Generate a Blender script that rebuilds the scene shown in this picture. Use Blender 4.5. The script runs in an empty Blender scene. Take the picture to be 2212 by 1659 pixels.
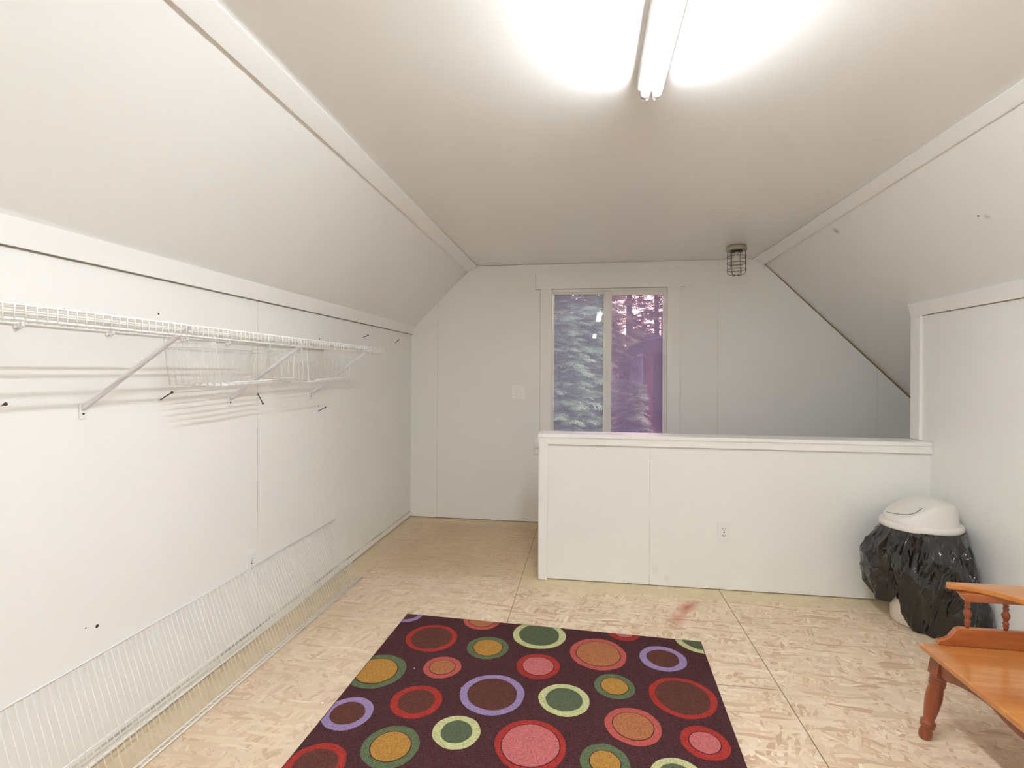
import bpy, math, random
from mathutils import Vector, Matrix, noise
C = bpy.context.scene.collection
PI = math.pi
rnd = random.Random(7)

# ------------------------------------------------------------------ helpers
def lin(r, g, b):
    f = lambda c: (c/255/12.92) if c/255 <= 0.04045 else ((c/255+0.055)/1.055)**2.4
    return (f(r), f(g), f(b), 1)

class MB:
    """collects shapes into one mesh"""
    def __init__(s): s.v = []; s.f = []; s.m = []; s.sm = []; s.cur = 0
    def face(s, idx, smooth=False): s.f.append(tuple(idx)); s.m.append(s.cur); s.sm.append(smooth)
    def box(s, x0, x1, y0, y1, z0, z1):
        b = len(s.v)
        s.v += [(x0,y0,z0),(x1,y0,z0),(x1,y1,z0),(x0,y1,z0),(x0,y0,z1),(x1,y0,z1),(x1,y1,z1),(x0,y1,z1)]
        for q in ((0,3,2,1),(4,5,6,7),(0,1,5,4),(1,2,6,5),(2,3,7,6),(3,0,4,7)): s.face([b+i for i in q])
        return s
    def hexa(s, p):   # 8 points: bottom 4 ccw, top 4 ccw
        b = len(s.v); s.v += [tuple(q) for q in p]
        for q in ((0,3,2,1),(4,5,6,7),(0,1,5,4),(1,2,6,5),(2,3,7,6),(3,0,4,7)): s.face([b+i for i in q])
        return s
    def prism(s, prof, axis, a0, a1, smooth=False):
        """prof: 2-D polygon; axis 'x','y','z' extrusion from a0 to a1"""
        def P(u, w, a): return {'x': (a,u,w), 'y': (u,a,w), 'z': (u,w,a)}[axis]
        b = len(s.v); n = len(prof)
        s.v += [P(u,w,a0) for u,w in prof] + [P(u,w,a1) for u,w in prof]
        s.face(range(b, b+n)); s.face([b+n+i for i in range(n)][::-1])
        for i in range(n):
            j = (i+1) % n; s.face([b+i, b+n+i, b+n+j, b+j], smooth)
        return s
    def tube(s, pts, r, n=6, closed=False, caps=True, rs=None):
        pts = [Vector(p) for p in pts]; N = len(pts); b = len(s.v)
        up = None
        for i, p in enumerate(pts):
            if closed: t = (pts[(i+1) % N]-pts[i-1])
            else: t = pts[min(i+1, N-1)]-pts[max(i-1, 0)]
            t.normalize()
            if up is None:
                up = Vector((0,0,1)) if abs(t.z) < .9 else Vector((1,0,0))
            a = t.cross(up).normalized(); c = a.cross(t).normalized(); up = c
            rr = rs[i] if rs else r
            for k in range(n):
                th = 2*PI*k/n
                s.v.append(tuple(p+a*(rr*math.cos(th))+c*(rr*math.sin(th))))
        M = N if closed else N-1
        for i in range(M):
            i2 = (i+1) % N
            for k in range(n):
                k2 = (k+1) % n
                s.face([b+i*n+k, b+i*n+k2, b+i2*n+k2, b+i2*n+k], True)
        if not closed and caps:
            s.face([b+k for k in range(n)][::-1]); s.face([b+(N-1)*n+k for k in range(n)])
        return s
    def lathe(s, prof, c=(0,0,0), n=24, axis=None, cap=True):
        """prof [(r,z)]; axis optional Matrix 3x3 to tilt"""
        b = len(s.v); c = Vector(c)
        for r, z in prof:
            for k in range(n):
                th = 2*PI*k/n; p = Vector((r*math.cos(th), r*math.sin(th), z))
                if axis is not None: p = axis @ p
                s.v.append(tuple(c+p))
        for i in range(len(prof)-1):
            for k in range(n):
                k2 = (k+1) % n
                s.face([b+i*n+k, b+i*n+k2, b+(i+1)*n+k2, b+(i+1)*n+k], True)
        if cap:
            s.face([b+k for k in range(n)][::-1]); s.face([b+(len(prof)-1)*n+k for k in range(n)])
        return s
    def build(s, name, mats, parent=None, bevel=0, autosmooth=None, seg=2, recalc=True, origin=None):
        me = bpy.data.meshes.new(name)
        v = s.v
        if origin is not None: v = [(x-origin[0], y-origin[1], z-origin[2]) for x,y,z in v]
        me.from_pydata(v, [], s.f); me.validate()
        if not isinstance(mats, (list, tuple)): mats = [mats]
        for m in mats: me.materials.append(m)
        if len(me.polygons) == len(s.m):
            me.polygons.foreach_set('material_index', s.m)
            me.polygons.foreach_set('use_smooth', s.sm)
        if recalc:
            import bmesh
            bm = bmesh.new(); bm.from_mesh(me); bmesh.ops.recalc_face_normals(bm, faces=bm.faces); bm.to_mesh(me); bm.free()
        me.update()
        o = bpy.data.objects.new(name, me); C.objects.link(o)
        if origin is not None: o.location = origin
        if parent is not None:
            o.parent = parent
            if origin is None: o.matrix_parent_inverse = Matrix.Translation(-parent.location)
            else: o.location = Vector(origin)-parent.location
        if bevel:
            md = o.modifiers.new('bevel', 'BEVEL'); md.width = bevel; md.segments = seg; md.limit_method = 'ANGLE'; md.angle_limit = math.radians(35)
        return o

def tag(o, label, cat, group=None, kind=None):
    o['label'] = label; o['category'] = cat
    if group: o['group'] = group
    if kind: o['kind'] = kind
    return o
def struct(o, label=None):
    o['kind'] = 'structure'
    if label: o['label'] = label
    return o
def thing(name, loc, label, cat, group=None):
    o = bpy.data.objects.new(name, None); o.location = loc; o.empty_display_size = .05; C.objects.link(o)
    return tag(o, label, cat, group)

# ------------------------------------------------------------------ materials
def newmat(name):
    m = bpy.data.materials.new(name); m.use_nodes = True; nt = m.node_tree
    b = nt.nodes['Principled BSDF']; return m, nt, b
class NT:
    def __init__(s, nt): s.nt = nt
    def n(s, t, **kw):
        x = s.nt.nodes.new(t)
        for k, v in kw.items(): setattr(x, k, v)
        return x
    def l(s, a, b): s.nt.links.new(a, b)
    def math(s, op, a, b=None, c=None, clamp=False):
        x = s.n('ShaderNodeMath', operation=op, use_clamp=clamp)
        for i, q in enumerate((a, b, c)):
            if q is None: continue
            if isinstance(q, (int, float)): x.inputs[i].default_value = q
            else: s.l(q, x.inputs[i])
        return x.outputs[0]
    def mix(s, f, a, b, mode='MIX'):
        x = s.n('ShaderNodeMix', data_type='RGBA', blend_type=mode)
        for i, q in ((0, f), (6, a), (7, b)):
            if isinstance(q, (int, float)): x.inputs[i].default_value = q
            elif isinstance(q, tuple): x.inputs[i].default_value = q
            else: s.l(q, x.inputs[i])
        return x.outputs[2]
    def noise(s, vec, scale, detail=4, rough=.5, dist=0):
        x = s.n('ShaderNodeTexNoise'); x.inputs['Scale'].default_value = scale; x.inputs['Detail'].default_value = detail
        x.inputs['Roughness'].default_value = rough; x.inputs['Distortion'].default_value = dist
        if vec is not None: s.l(vec, x.inputs['Vector'])
        return x
    def ramp(s, f, stops, interp='LINEAR'):
        x = s.n('ShaderNodeValToRGB'); x.color_ramp.interpolation = interp
        e = x.color_ramp.elements
        while len(e) < len(stops): e.new(.5)
        for q, (p, c) in zip(e, stops): q.position = p; q.color = c if isinstance(c, tuple) else (c, c, c, 1)
        s.l(f, x.inputs[0]); return x.outputs[0]
    def bump(s, h, strength, dist, b):
        x = s.n('ShaderNodeBump'); x.inputs['Strength'].default_value = strength; x.inputs['Distance'].default_value = dist
        s.l(h, x.inputs['Height']); s.l(x.outputs[0], b.inputs['Normal']); return x

def simple(name, col, rough=.5, metal=0, spec=.5, coat=0, bump=None, var=0):
    m, nt, b = newmat(name); N = NT(nt)
    b.inputs['Base Color'].default_value = col; b.inputs['Roughness'].default_value = rough
    b.inputs['Metallic'].default_value = metal; b.inputs['Specular IOR Level'].default_value = spec
    b.inputs['Coat Weight'].default_value = coat
    g = N.n('ShaderNodeNewGeometry'); vec = g.outputs['Position']
    if var:
        nn = N.noise(vec, 9, 3)
        dk = tuple(c*(1-var) for c in col[:3])+(1,)
        N.l(N.mix(nn.outputs[0], dk, col), b.inputs['Base Color'])
    if bump:
        nn = N.noise(vec, bump[0], 3); N.bump(nn.outputs[0], bump[1], bump[2], b)
    return m

WALL = (.855, .85, .82, 1)
def paint(name, col=WALL, rough=.38, seams=(), spots=(), smudges=(), bumps=.25, spec=.5):
    """painted sheet; seams = (axis, position, half width, darkness, light?) ; spots = (x,y,z,r)"""
    m, nt, b = newmat(name); N = NT(nt)
    tc = N.n('ShaderNodeTexCoord'); sp = N.n('ShaderNodeSeparateXYZ'); N.l(tc.outputs['Object'], sp.inputs[0])
    vec = tc.outputs['Object']
    n1 = N.noise(vec, 1.3, 3, .5); n2 = N.noise(vec, 14, 4, .6)
    c = N.mix(N.math('MULTIPLY', n1.outputs[0], .5), col, tuple(q*.965 for q in col[:3])+(1,))
    c = N.mix(N.math('MULTIPLY', n2.outputs[0], .2), c, tuple(q*.97 for q in col[:3])+(1,))
    for ax, pos, hw, dark in seams:
        d = N.math('ABSOLUTE', N.math('SUBTRACT', sp.outputs[ax], pos))
        msk = N.math('LESS_THAN', d, hw)
        ns = N.noise(vec, 5+pos % 1*2, 2)
        br = N.ramp(ns.outputs[0], [(.38, .15), (.6, 1.0)])
        msk = N.math('MULTIPLY', N.math('MULTIPLY', msk, br), abs(dark))
        c = N.mix(msk, c, (.12, .10, .075, 1) if dark > 0 else (1, .99, .95, 1))
    for x, y, z, r in spots:
        vd = N.n('ShaderNodeVectorMath', operation='DISTANCE'); N.l(vec, vd.inputs[0]); vd.inputs[1].default_value = (x, y, z)
        msk = N.math('LESS_THAN', vd.outputs['Value'], r)
        c = N.mix(msk, c, (.02, .018, .015, 1))
    for x, y, z, r in smudges:
        vd = N.n('ShaderNodeVectorMath', operation='DISTANCE'); N.l(vec, vd.inputs[0]); vd.inputs[1].default_value = (x, y, z)
        msk = N.math('MULTIPLY', N.math('SUBTRACT', 1, N.math('DIVIDE', vd.outputs['Value'], r), clamp=True), .8 if r < .029 else .12)
        c = N.mix(msk, c, (.22, .19, .15, 1))
    N.l(c, b.inputs['Base Color']); b.inputs['Roughness'].default_value = rough; b.inputs['Specular IOR Level'].default_value = spec
    nb = N.noise(vec, 260, 3, .6); N.bump(nb.outputs[0], bumps, .0006, b)
    return m

def floor_material():
    m, nt, b = newmat('osb_floor'); N = NT(nt)
    tc = N.n('ShaderNodeTexCoord'); vec = tc.outputs['Object']
    sp = N.n('ShaderNodeSeparateXYZ'); N.l(vec, sp.inputs[0]); X, Y = sp.outputs[0], sp.outputs[1]
    cols = [(.0, lin(204,172,144)), (.16, lin(220,194,164)), (.38, lin(232,212,184)), (.6, lin(238,222,196)), (.8, lin(226,200,174)), (.93, lin(246,234,212)), (1, lin(206,174,150))]
    base = None
    warp = N.noise(vec, 7, 3)
    for i, (ang, sx, sy, th) in enumerate([(.25, 13, 52, 0), (1.1, 15, 58, .48), (-.55, 12, 60, .5), (.75, 20, 75, .55), (-1.25, 14, 66, .6), (.0, 9, 62, .64)]):
        mp = N.n('ShaderNodeMapping'); mp.inputs['Rotation'].default_value = (0, 0, ang); mp.inputs['Location'].default_value = (i*3.7, i*1.9, i*.7)
        N.l(vec, mp.inputs['Vector'])
        wa = N.n('ShaderNodeVectorMath', operation='SCALE'); N.l(warp.outputs['Color'], wa.inputs[0]); wa.inputs['Scale'].default_value = .05
        ad = N.n('ShaderNodeVectorMath', operation='ADD'); N.l(mp.outputs[0], ad.inputs[0]); N.l(wa.outputs[0], ad.inputs[1])
        sc = N.n('ShaderNodeVectorMath', operation='MULTIPLY'); N.l(ad.outputs[0], sc.inputs[0]); sc.inputs[1].default_value = (sx, sy, 1)
        vo = N.n('ShaderNodeTexVoronoi'); vo.inputs['Scale'].default_value = 1; N.l(sc.outputs[0], vo.inputs['Vector'])
        s2 = N.n('ShaderNodeSeparateXYZ'); N.l(vo.outputs['Color'], s2.inputs[0])
        # fibre streaks along the flake
        fb = N.n('ShaderNodeVectorMath', operation='MULTIPLY'); N.l(ad.outputs[0], fb.inputs[0]); fb.inputs[1].default_value = (12, 260, 1)
        fn = N.noise(fb.outputs[0], 1, 2)
        cc = N.ramp(s2.outputs[0], cols)
        cc = N.mix(N.math('MULTIPLY', fn.outputs[0], .30), cc, lin(216,192,170), 'MULTIPLY')
        if base is None: base = cc
        else: base = N.mix(N.math('GREATER_THAN', s2.outputs[1], th), base, cc)
    avg = lin(216,194,160)
    big = N.noise(vec, 2.2, 4, .6); mid = N.noise(vec, 9, 4, .65)
    # wear / overspray: pale cream paint close to the walls (shape of its own)
    def near(a, pos, w):
        d = N.math('ABSOLUTE', N.math('SUBTRACT', a, pos)); d = N.math('ADD', d, N.math('MULTIPLY', N.math('SUBTRACT', mid.outputs[0], .5), .22))
        return N.math('SUBTRACT', 1, N.math('DIVIDE', N.math('SUBTRACT', d, w*.6), w*.5), clamp=True)
    a = near(X, -1.59, .17)
    bmask = N.math('MULTIPLY', near(Y, 3.18, .16), N.math('GREATER_THAN', X, -.42))
    cm = near(Y, 4.38, .17)
    pm = N.math('MAXIMUM', N.math('MAXIMUM', a, bmask), cm)
    base = N.mix(N.math('MULTIPLY', pm, .82), base, lin(222,206,168))
    # dusty / dirty zone in the far left bay and along the left side, where the flakes are blurred by grime
    left = N.math('DIVIDE', N.math('SUBTRACT', -.30, X), .5, clamp=True)
    grim = N.math('MULTIPLY', N.math('MULTIPLY', left, N.ramp(big.outputs[0], [(.3, .35), (.6, .8)])), .55)
    base = N.mix(grim, base, lin(212,192,166))
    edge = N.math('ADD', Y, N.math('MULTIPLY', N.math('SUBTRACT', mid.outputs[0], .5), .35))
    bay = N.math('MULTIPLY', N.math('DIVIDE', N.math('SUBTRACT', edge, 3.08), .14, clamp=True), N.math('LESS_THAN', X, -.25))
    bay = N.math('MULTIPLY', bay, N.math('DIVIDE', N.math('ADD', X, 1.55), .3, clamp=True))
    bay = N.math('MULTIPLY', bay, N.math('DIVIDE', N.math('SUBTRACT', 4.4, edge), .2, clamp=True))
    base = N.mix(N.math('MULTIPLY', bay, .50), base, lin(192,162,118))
    # general dirt
    d = N.ramp(N.noise(vec, 3.3, 6, .7).outputs[0], [(.42, 0.), (.72, .22)])
    base = N.mix(d, base, lin(150,128,96))
    # red stain
    def blob(x, y, rx, ry, ang, k):
        mp = N.n('ShaderNodeMapping', vector_type='TEXTURE'); mp.inputs['Location'].default_value = (x, y, 0); mp.inputs['Rotation'].default_value = (0,0,ang); mp.inputs['Scale'].default_value = (rx, ry, 1)
        N.l(vec, mp.inputs['Vector']); ln = N.n('ShaderNodeVectorMath', operation='LENGTH'); N.l(mp.outputs[0], ln.inputs[0])
        q = N.math('SUBTRACT', 1, ln.outputs['Value'], clamp=True)
        return N.math('MULTIPLY', N.math('MULTIPLY', q, N.math('ADD', N.noise(vec, 30, 3).outputs[0], .4)), k)
    st = N.math('MAXIMUM', blob(.57, 2.93, .14, .05, .9, .95), blob(.49, 2.78, .13, .055, 1.2, .6))
    base = N.mix(N.math('MINIMUM', st, .75), base, lin(176,62,48))
    # paint drips and chips
    vo = N.n('ShaderNodeTexVoronoi'); vo.inputs['Scale'].default_value = 4.2; N.l(vec, vo.inputs['Vector'])
    s3 = N.n('ShaderNodeSeparateXYZ'); N.l(vo.outputs['Color'], s3.inputs[0])
    chip = N.math('MULTIPLY', N.math('LESS_THAN', vo.outputs['Distance'], .030), N.math('GREATER_THAN', s3.outputs[0], .72))
    base = N.mix(chip, base, (.86, .84, .78, 1))
    # sheet seams
    sj = N.math('LESS_THAN', N.math('ABSOLUTE', N.math('SUBTRACT', X, -.398)), .0016)
    s2_ = N.math('LESS_THAN', N.math('ABSOLUTE', N.math('SUBTRACT', X, .805)), .002)
    s4 = N.math('MULTIPLY', N.math('LESS_THAN', N.math('ABSOLUTE', N.math('SUBTRACT', Y, 2.218)), .0017), N.math('MULTIPLY', N.math('LESS_THAN', X, .805), N.math('GREATER_THAN', X, -.4)))
    sm = N.math('MAXIMUM', N.math('MAXIMUM', sj, s2_), s4)
    base = N.mix(N.math('MULTIPLY', sm, .8), base, lin(70,52,34))
    N.l(base, b.inputs['Base Color']); b.inputs['Roughness'].default_value = .55; b.inputs['Specular IOR Level'].default_value = .35
    nb = N.noise(vec, 90, 4, .7); N.bump(nb.outputs[0], .25, .0015, b)
    return m

def wood(name, c1, c2, c3, scale=(1, 14, 14), rough=.3, coat=.5):
    m, nt, b = newmat(name); N = NT(nt)
    tc = N.n('ShaderNodeTexCoord'); mp = N.n('ShaderNodeMapping'); mp.inputs['Scale'].default_value = scale; N.l(tc.outputs['Object'], mp.inputs['Vector'])
    n1 = N.noise(mp.outputs[0], 2.2, 5, .6, .8); n2 = N.noise(mp.outputs[0], 11, 4, .7); n3 = N.noise(tc.outputs['Object'], 5, 3)
    c = N.ramp(n1.outputs[0], [(.3, c1), (.52, c2), (.72, c3)])
    c = N.mix(N.math('MULTIPLY', n2.outputs[0], .25), c, c1)
    c = N.mix(N.ramp(n3.outputs[0], [(.4, 0.), (.75, .35)]), c, c3)
    N.l(c, b.inputs['Base Color']); b.inputs['Roughness'].default_value = rough; b.inputs['Coat Weight'].default_value = coat; b.inputs['Coat Roughness'].default_value = .12
    N.bump(n2.outputs[0], .05, .001, b)
    return m

def pile(name, col, k=.55):
    m, nt, b = newmat(name); N = NT(nt)
    tc = N.n('ShaderNodeTexCoord'); vec = tc.outputs['Object']
    a = N.noise(vec, 210, 3, .75); w = N.noise(vec, 6, 4, .6); v = N.noise(vec, 60, 3, .6)
    dk = tuple(c*k for c in col[:3])+(1,); lt = tuple(min(1, c*1.35+.01) for c in col[:3])+(1,)
    c = N.mix(N.ramp(a.outputs[0], [(.35, 0.), (.65, 1.)]), dk, lt)
    c = N.mix(N.math('MULTIPLY', w.outputs[0], .35), c, dk)
    c = N.mix(N.math('MULTIPLY', v.outputs[0], .3), c, col)
    vo = N.n('ShaderNodeTexVoronoi'); vo.inputs['Scale'].default_value = 11; N.l(vec, vo.inputs['Vector'])
    s3 = N.n('ShaderNodeSeparateXYZ'); N.l(vo.outputs['Color'], s3.inputs[0])
    lint = N.math('MULTIPLY', N.math('LESS_THAN', vo.outputs['Distance'], .028), N.math('GREATER_THAN', s3.outputs[1], .8))
    c = N.mix(lint, c, (.75, .7, .68, 1))
    N.l(c, b.inputs['Base Color']); b.inputs['Roughness'].default_value = .95; b.inputs['Specular IOR Level'].default_value = .1
    
    N.bump(a.outputs[0], .7, .003, b)
    return m

def emit(name, col, st):
    m = bpy.data.materials.new(name); m.use_nodes = True; nt = m.node_tree; nt.nodes.clear()
    e = nt.nodes.new('ShaderNodeEmission'); e.inputs[0].default_value = col; e.inputs[1].default_value = st
    o = nt.nodes.new('ShaderNodeOutputMaterial'); nt.links.new(e.outputs[0], o.inputs[0]); return m

def pane(name, tint, haze, hazecol):
    """window glass: tinted clear pane with a dusty film"""
    m = bpy.data.materials.new(name); m.use_nodes = True; nt = m.node_tree; nt.nodes.clear(); N = NT(nt)
    t = N.n('ShaderNodeBsdfTransparent'); t.inputs[0].default_value = tint
    g = N.n('ShaderNodeBsdfGlossy'); g.inputs['Roughness'].default_value = .02; g.inputs[0].default_value = (1,1,1,1)
    d = N.n('ShaderNodeBsdfTranslucent'); d.inputs[0].default_value = hazecol
    f = N.n('ShaderNodeFresnel'); f.inputs[0].default_value = 1.45
    m1 = N.n('ShaderNodeMixShader'); N.l(f.outputs[0], m1.inputs[0]); N.l(t.outputs[0], m1.inputs[1]); N.l(g.outputs[0], m1.inputs[2])
    m2 = N.n('ShaderNodeMixShader'); m2.inputs[0].default_value = haze; N.l(m1.outputs[0], m2.inputs[1]); N.l(d.outputs[0], m2.inputs[2])
    o = N.n('ShaderNodeOutputMaterial'); N.l(m2.outputs[0], o.inputs[0]); return m

# geometry constants (metres)
YF, YH, YB = 4.39, 3.1936, -4.6
ZC = 2.26
def wx0(y): return -1.568-(YF-y)*.0073          # left wall, foot
def wx1(y): return -1.563-(YF-y)*.0137
def wxz(y, z): return wx0(y)+(wx1(y)-wx0(y))*z/1.745      # left wall surface
SL = lambda x: 2.2098+(x+1.0434)                # left slope plane z(x)
SR = lambda x: 2.2209-(x-1.4504)*.988           # right slope plane z(x)

M_left = paint('paint_left_wall', seams=[(1,2.262,.0012,.75),(1,3.42,.0008,.25),(1,1.04,.0008,.25),(2,.050,.0055,.55)],
               spots=[(wxz(y,z),y,z,r) for y,z,r in ((1.6905,1.5184,.004),(2.827,1.505,.006),(2.8156,1.1009,.0035),(1.4496,.4576,.0055),(1.412,.47,.0025))])
M_far = paint('paint_far_wall', seams=[(0,-1.3176,.0012,.6),(0,1.087,.0012,.35),(0,2.3007,.0012,.3),(0,-.14,.001,.2)])
M_ceil = paint('paint_ceiling', rough=.27, seams=[(1,2.246,.0011,-.5),(1,2.249,.0010,.3),(1,3.37,.0014,.25)], bumps=.12)
M_sl = paint('paint_left_slope', seams=[(1,2.232,.0013,-.55),(1,3.45,.001,.15)])
M_sr = paint('paint_right_slope', seams=[(1,3.372,.0013,-.4)], spots=[(1.676,2.45,1.992,.006),(1.534,3.43,2.132,.004)], smudges=[(1.493,3.299,2.173,.028),(1.70,2.42,1.99,.02)])
M_half = paint('paint_half_wall', seams=[(0,.3966,.0012,.6)], smudges=[(.43,3.19,.10,.03),(.5,3.19,.05,.03)])
M_right = paint('paint_right_wall', seams=[(1,2.25,.001,.15)], spots=[(1.951,2.9,.62,.0)])
M_trim = paint('paint_trim', col=(.87,.862,.835,1), rough=.33, bumps=.15)
M_plain = paint('paint_plain')
M_floor = floor_material()
M_under = simple('raw_wood_edge', lin(150,120,70), .8)
M_joint_shade = simple('painted_joint_shade', (.30,.27,.21,1), .9)  # painted shade under battens and trim, and caulk line shadow round casings
M_dark = simple('dark_gap', (.03,.025,.02,1), .9)
M_wire = simple('white_vinyl_wire', (.83,.82,.79,1), .3)
M_brace = simple('white_enamel_brace', (.72,.72,.75,1), .35)
M_plastic = simple('white_plastic', (.82,.82,.80,1), .35)
M_switch = simple('cream_plastic', (.93,.915,.87,1), .35)
M_slot = simple('slot_dark', (.03,.03,.03,1), .6)
M_nail = simple('rusty_nail', lin(62,48,40), .5, metal=.6)
M_vinyl = simple('window_vinyl', (.80,.785,.74,1), .35)

# ------------------------------------------------------------------ ROOM SHELL
# floor: one slab with the stair opening left out
f = MB()
f.box(-1.80, 2.12, YB-.15, 3.325, -.03, 0); f.box(-1.80, -.275, 3.325, YF+.12, -.03, 0)
struct(f.build('floor', M_floor), 'worn bare chipboard floor with sheet seams and paint overspray')

zb = .007
m = MB(); nyy, nzz = 24, 8
def wgrid(off, z0, z1):
    b_ = len(m.v)
    for i in range(nyy+1):
        for j in range(nzz+1):
            y = YB+(YF+.01-YB)*i/nyy; z = z0+(z1-z0)*j/nzz; m.v.append((wxz(y,z)-off, y, z))
    for i in range(nyy):
        for j in range(nzz): q = b_+i*(nzz+1)+j; m.face([q, q+1, q+nzz+2, q+nzz+1])
    return b_
def wslab(o1, o2, z0, z1):
    p, q = wgrid(o1, z0, z1), wgrid(o2, z0, z1); n1 = nzz+1
    for i in range(nyy): m.face([p+i*n1, p+(i+1)*n1, q+(i+1)*n1, q+i*n1]); m.face([p+i*n1+nzz, p+(i+1)*n1+nzz, q+(i+1)*n1+nzz, q+i*n1+nzz])
    for j in range(nzz): m.face([p+j, p+j+1, q+j+1, q+j]); m.face([p+nyy*n1+j, p+nyy*n1+j+1, q+nyy*n1+j+1, q+nyy*n1+j])
wslab(0, .012, zb, 1.745); m.cur = 1; wslab(.0123, .12, -.035, 1.745)
struct(m.build('wall_left', [M_left, M_under]), 'long white painted knee wall on the left')
# left slope, ceiling, right slope as slabs
def prismy(name, prof, mat, label, y0=YB-.1, y1=YF+.1):
    m = MB(); m.prism(prof, 'y', y0, y1); return struct(m.build(name, mat), label)
def slline(y):      # the left slope in section at depth y: two points; it twists a little along the room
    k = (YF-y)/(YF-1.1)
    a = Vector((-1.531-.059*k, 1.7265+.0115*k)); b = Vector((-1.0429+.0249*k, 2.2150+.009*k)); return a, b
m = MB(); ys = [YF+.1-(YF+.1-YB+.1)*i/14 for i in range(15)]
for y in ys:
    a, b_ = slline(max(y, YB)); d = (b_-a).normalized()
    p, q = a-d*.22, b_+d*.10; up = Vector((-d.y, d.x))*.12
    m.v += [(p.x,y,p.y),(q.x,y,q.y),(q.x+up.x,y,q.y+up.y),(p.x+up.x,y,p.y+up.y)]
for i in range(14):
    for k in range(4): k2 = (k+1) % 4; m.face([i*4+k, i*4+k2, (i+1)*4+k2, (i+1)*4+k])
m.face([0,1,2,3]); m.face([59,58,57,56])
struct(m.build('wall_slope_left', M_sl), 'sloping white painted ceiling panel on the left')
prismy('ceiling', [(-1.05,ZC),(1.46,ZC),(1.46,ZC+.12),(-1.05,ZC+.12)], M_ceil, 'flat white painted ceiling')
prismy('wall_slope_right', [(1.36,SR(1.36)),(2.95,SR(2.95)),(3.05,SR(2.95)+.06),(1.50,SR(1.36)+.15)], M_sr, 'sloping white painted ceiling panel on the right')
# right knee wall (ends behind the half wall)
m = MB(); m.box(1.9516, 2.06, YB-.1, 3.345, .0, 1.74)
struct(m.build('wall_right', M_right), 'white painted knee wall on the right')
# back wall behind the camera
m = MB(); m.prism([(-1.80,-.03),(2.06,-.03),(2.06,1.62),(1.42,2.27),(-1.0,2.27),(-1.80,1.50)], 'y', YB-.1, YB)
struct(m.build('wall_back', M_plain), 'white painted end wall behind the viewer')
# far wall with window opening
WX0, WX1, WZ0, WZ1 = -.300, .676, .70, 2.030
m = MB()
y0, y1 = YF, YF+.012
sh = lambda x: 2.2560 if x < 0 else 2.2585
m.prism([(-1.72,zb),(WX0,zb),(WX0,2.2572),(-.992,2.2572),(-1.72,1.56)], 'y', y0, y1)
m.prism([(WX0,WZ1),(WX1,WZ1),(WX1,2.2585),(WX0,2.2572)], 'y', y0, y1)
m.prism([(WX1,-2.5),(2.9,-2.5),(2.9,.76),(1.40,2.2585),(WX1,2.2585)], 'y', y0, y1)
m.prism([(WX0,-2.5),(WX1,-2.5),(WX1,WZ0),(WX0,WZ0)], 'y', y0, y1)
m.cur = 1
y0, y1 = YF+.0121, YF+.13
m.prism([(-1.85,-.2),(WX0-.001,-.2),(WX0-.001,2.36),(-1.2,2.36),(-1.85,1.7)], 'y', y0, y1)
m.prism([(WX0,WZ1),(WX1,WZ1),(WX1,2.4),(WX0,2.4)], 'y', y0, y1)
m.prism([(WX1,-2.5),(3.0,-2.5),(3.0,.9),(1.5,2.4),(WX1,2.4)], 'y', y0, y1)
m.prism([(WX0,-2.5),(WX1,-2.5),(WX1,WZ0),(WX0,WZ0)], 'y', y0, y1)
struct(m.build('wall_far', [M_far,M_under]), 'white painted gable wall with the window')
# stairwell lining beyond the half wall
m = MB()
m.box(-.275-.05, -.275, 3.325, YF, -2.5, -.031)
m.box(-.325, 2.9, 3.265, 3.3249, -2.5, -.031)
m.box(2.85, 2.95, 3.3, YF, -2.5, .90)
m.box(2.061, 2.90, 3.27, 3.345, -.03, 1.70)
m.box(-.4, 3.0, 3.2, YF+.1, -2.6, -2.5)
struct(m.build('wall_stairwell', M_plain), 'white painted lining of the stair opening')
# half wall
hw = MB(); hw.box(-.275, 1.9515, YH, 3.32, .006, .899)
HW = struct(hw.build('wall_half', M_half), 'waist high white painted wall guarding the stairs')
m = MB(); m.box(-.296, 1.951, 3.168, 3.345, .9, .924); m.build('cap_board', M_trim, HW, bevel=.004)
m = MB()
m.prism([(-.285,.8995),(1.951,.8995),(1.951,.858),(-.2334,.858)], 'y', 3.176, YH-.0003)
m.cur = 1; m.box(-.233,1.951,3.1905,YH-.0002,.8552,.8578)  # dark strip painting the shade line below the trim
m.build('face_trim', [M_trim, M_joint_shade], HW)
m = MB(); m.prism([(-.285,.8990),(-.2340,.8575),(-.2340,.002),(-.285,.002)], 'y', 3.176, YH-.0003); m.build('face_trim', M_trim, HW, bevel=.0015)
m = MB(); m.box(-.292, -.2755, 3.186, 3.33, .002, .8995); m.build('end_board', M_trim, HW, bevel=.002)

# battens over the joints
def batten(name, quad_near, quad_far, label, mat=M_trim):
    m = MB(); m.hexa(list(quad_near)+list(quad_far)); return struct(m.build(name, mat, bevel=.001), label)
def two(y, pts): return [(p[0],y,p[1]) for p in pts]
def bsec(C, w, sg):
    C = Vector(C); n = Vector((.5*sg,-.86))*.012; u = Vector((-.87*sg,-.5))*w
    return [C+n, C+n+u, C+u, C]
def bext(near, far, yn):      # extend a section pair measured at yn and YF to the back wall
    k = (YF-YB)/(YF-yn); return [f+(n_-f)*k for n_, f in zip(near, far)]
def two2(y, q): return [(p.x, y, p.y) for p in q]
nl, fl = bsec((-.950,2.2598),.078,1), bsec((-.962,2.2598),.093,1)
batten('trim_1', two2(YB,bext(nl,fl,1.1)), two2(YF-.0005,fl), 'long white batten where the left slope meets the ceiling')
nr, fr_ = bsec((1.391,2.2598),.064,-1), bsec((1.3616,2.2598),.090,-1)
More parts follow.
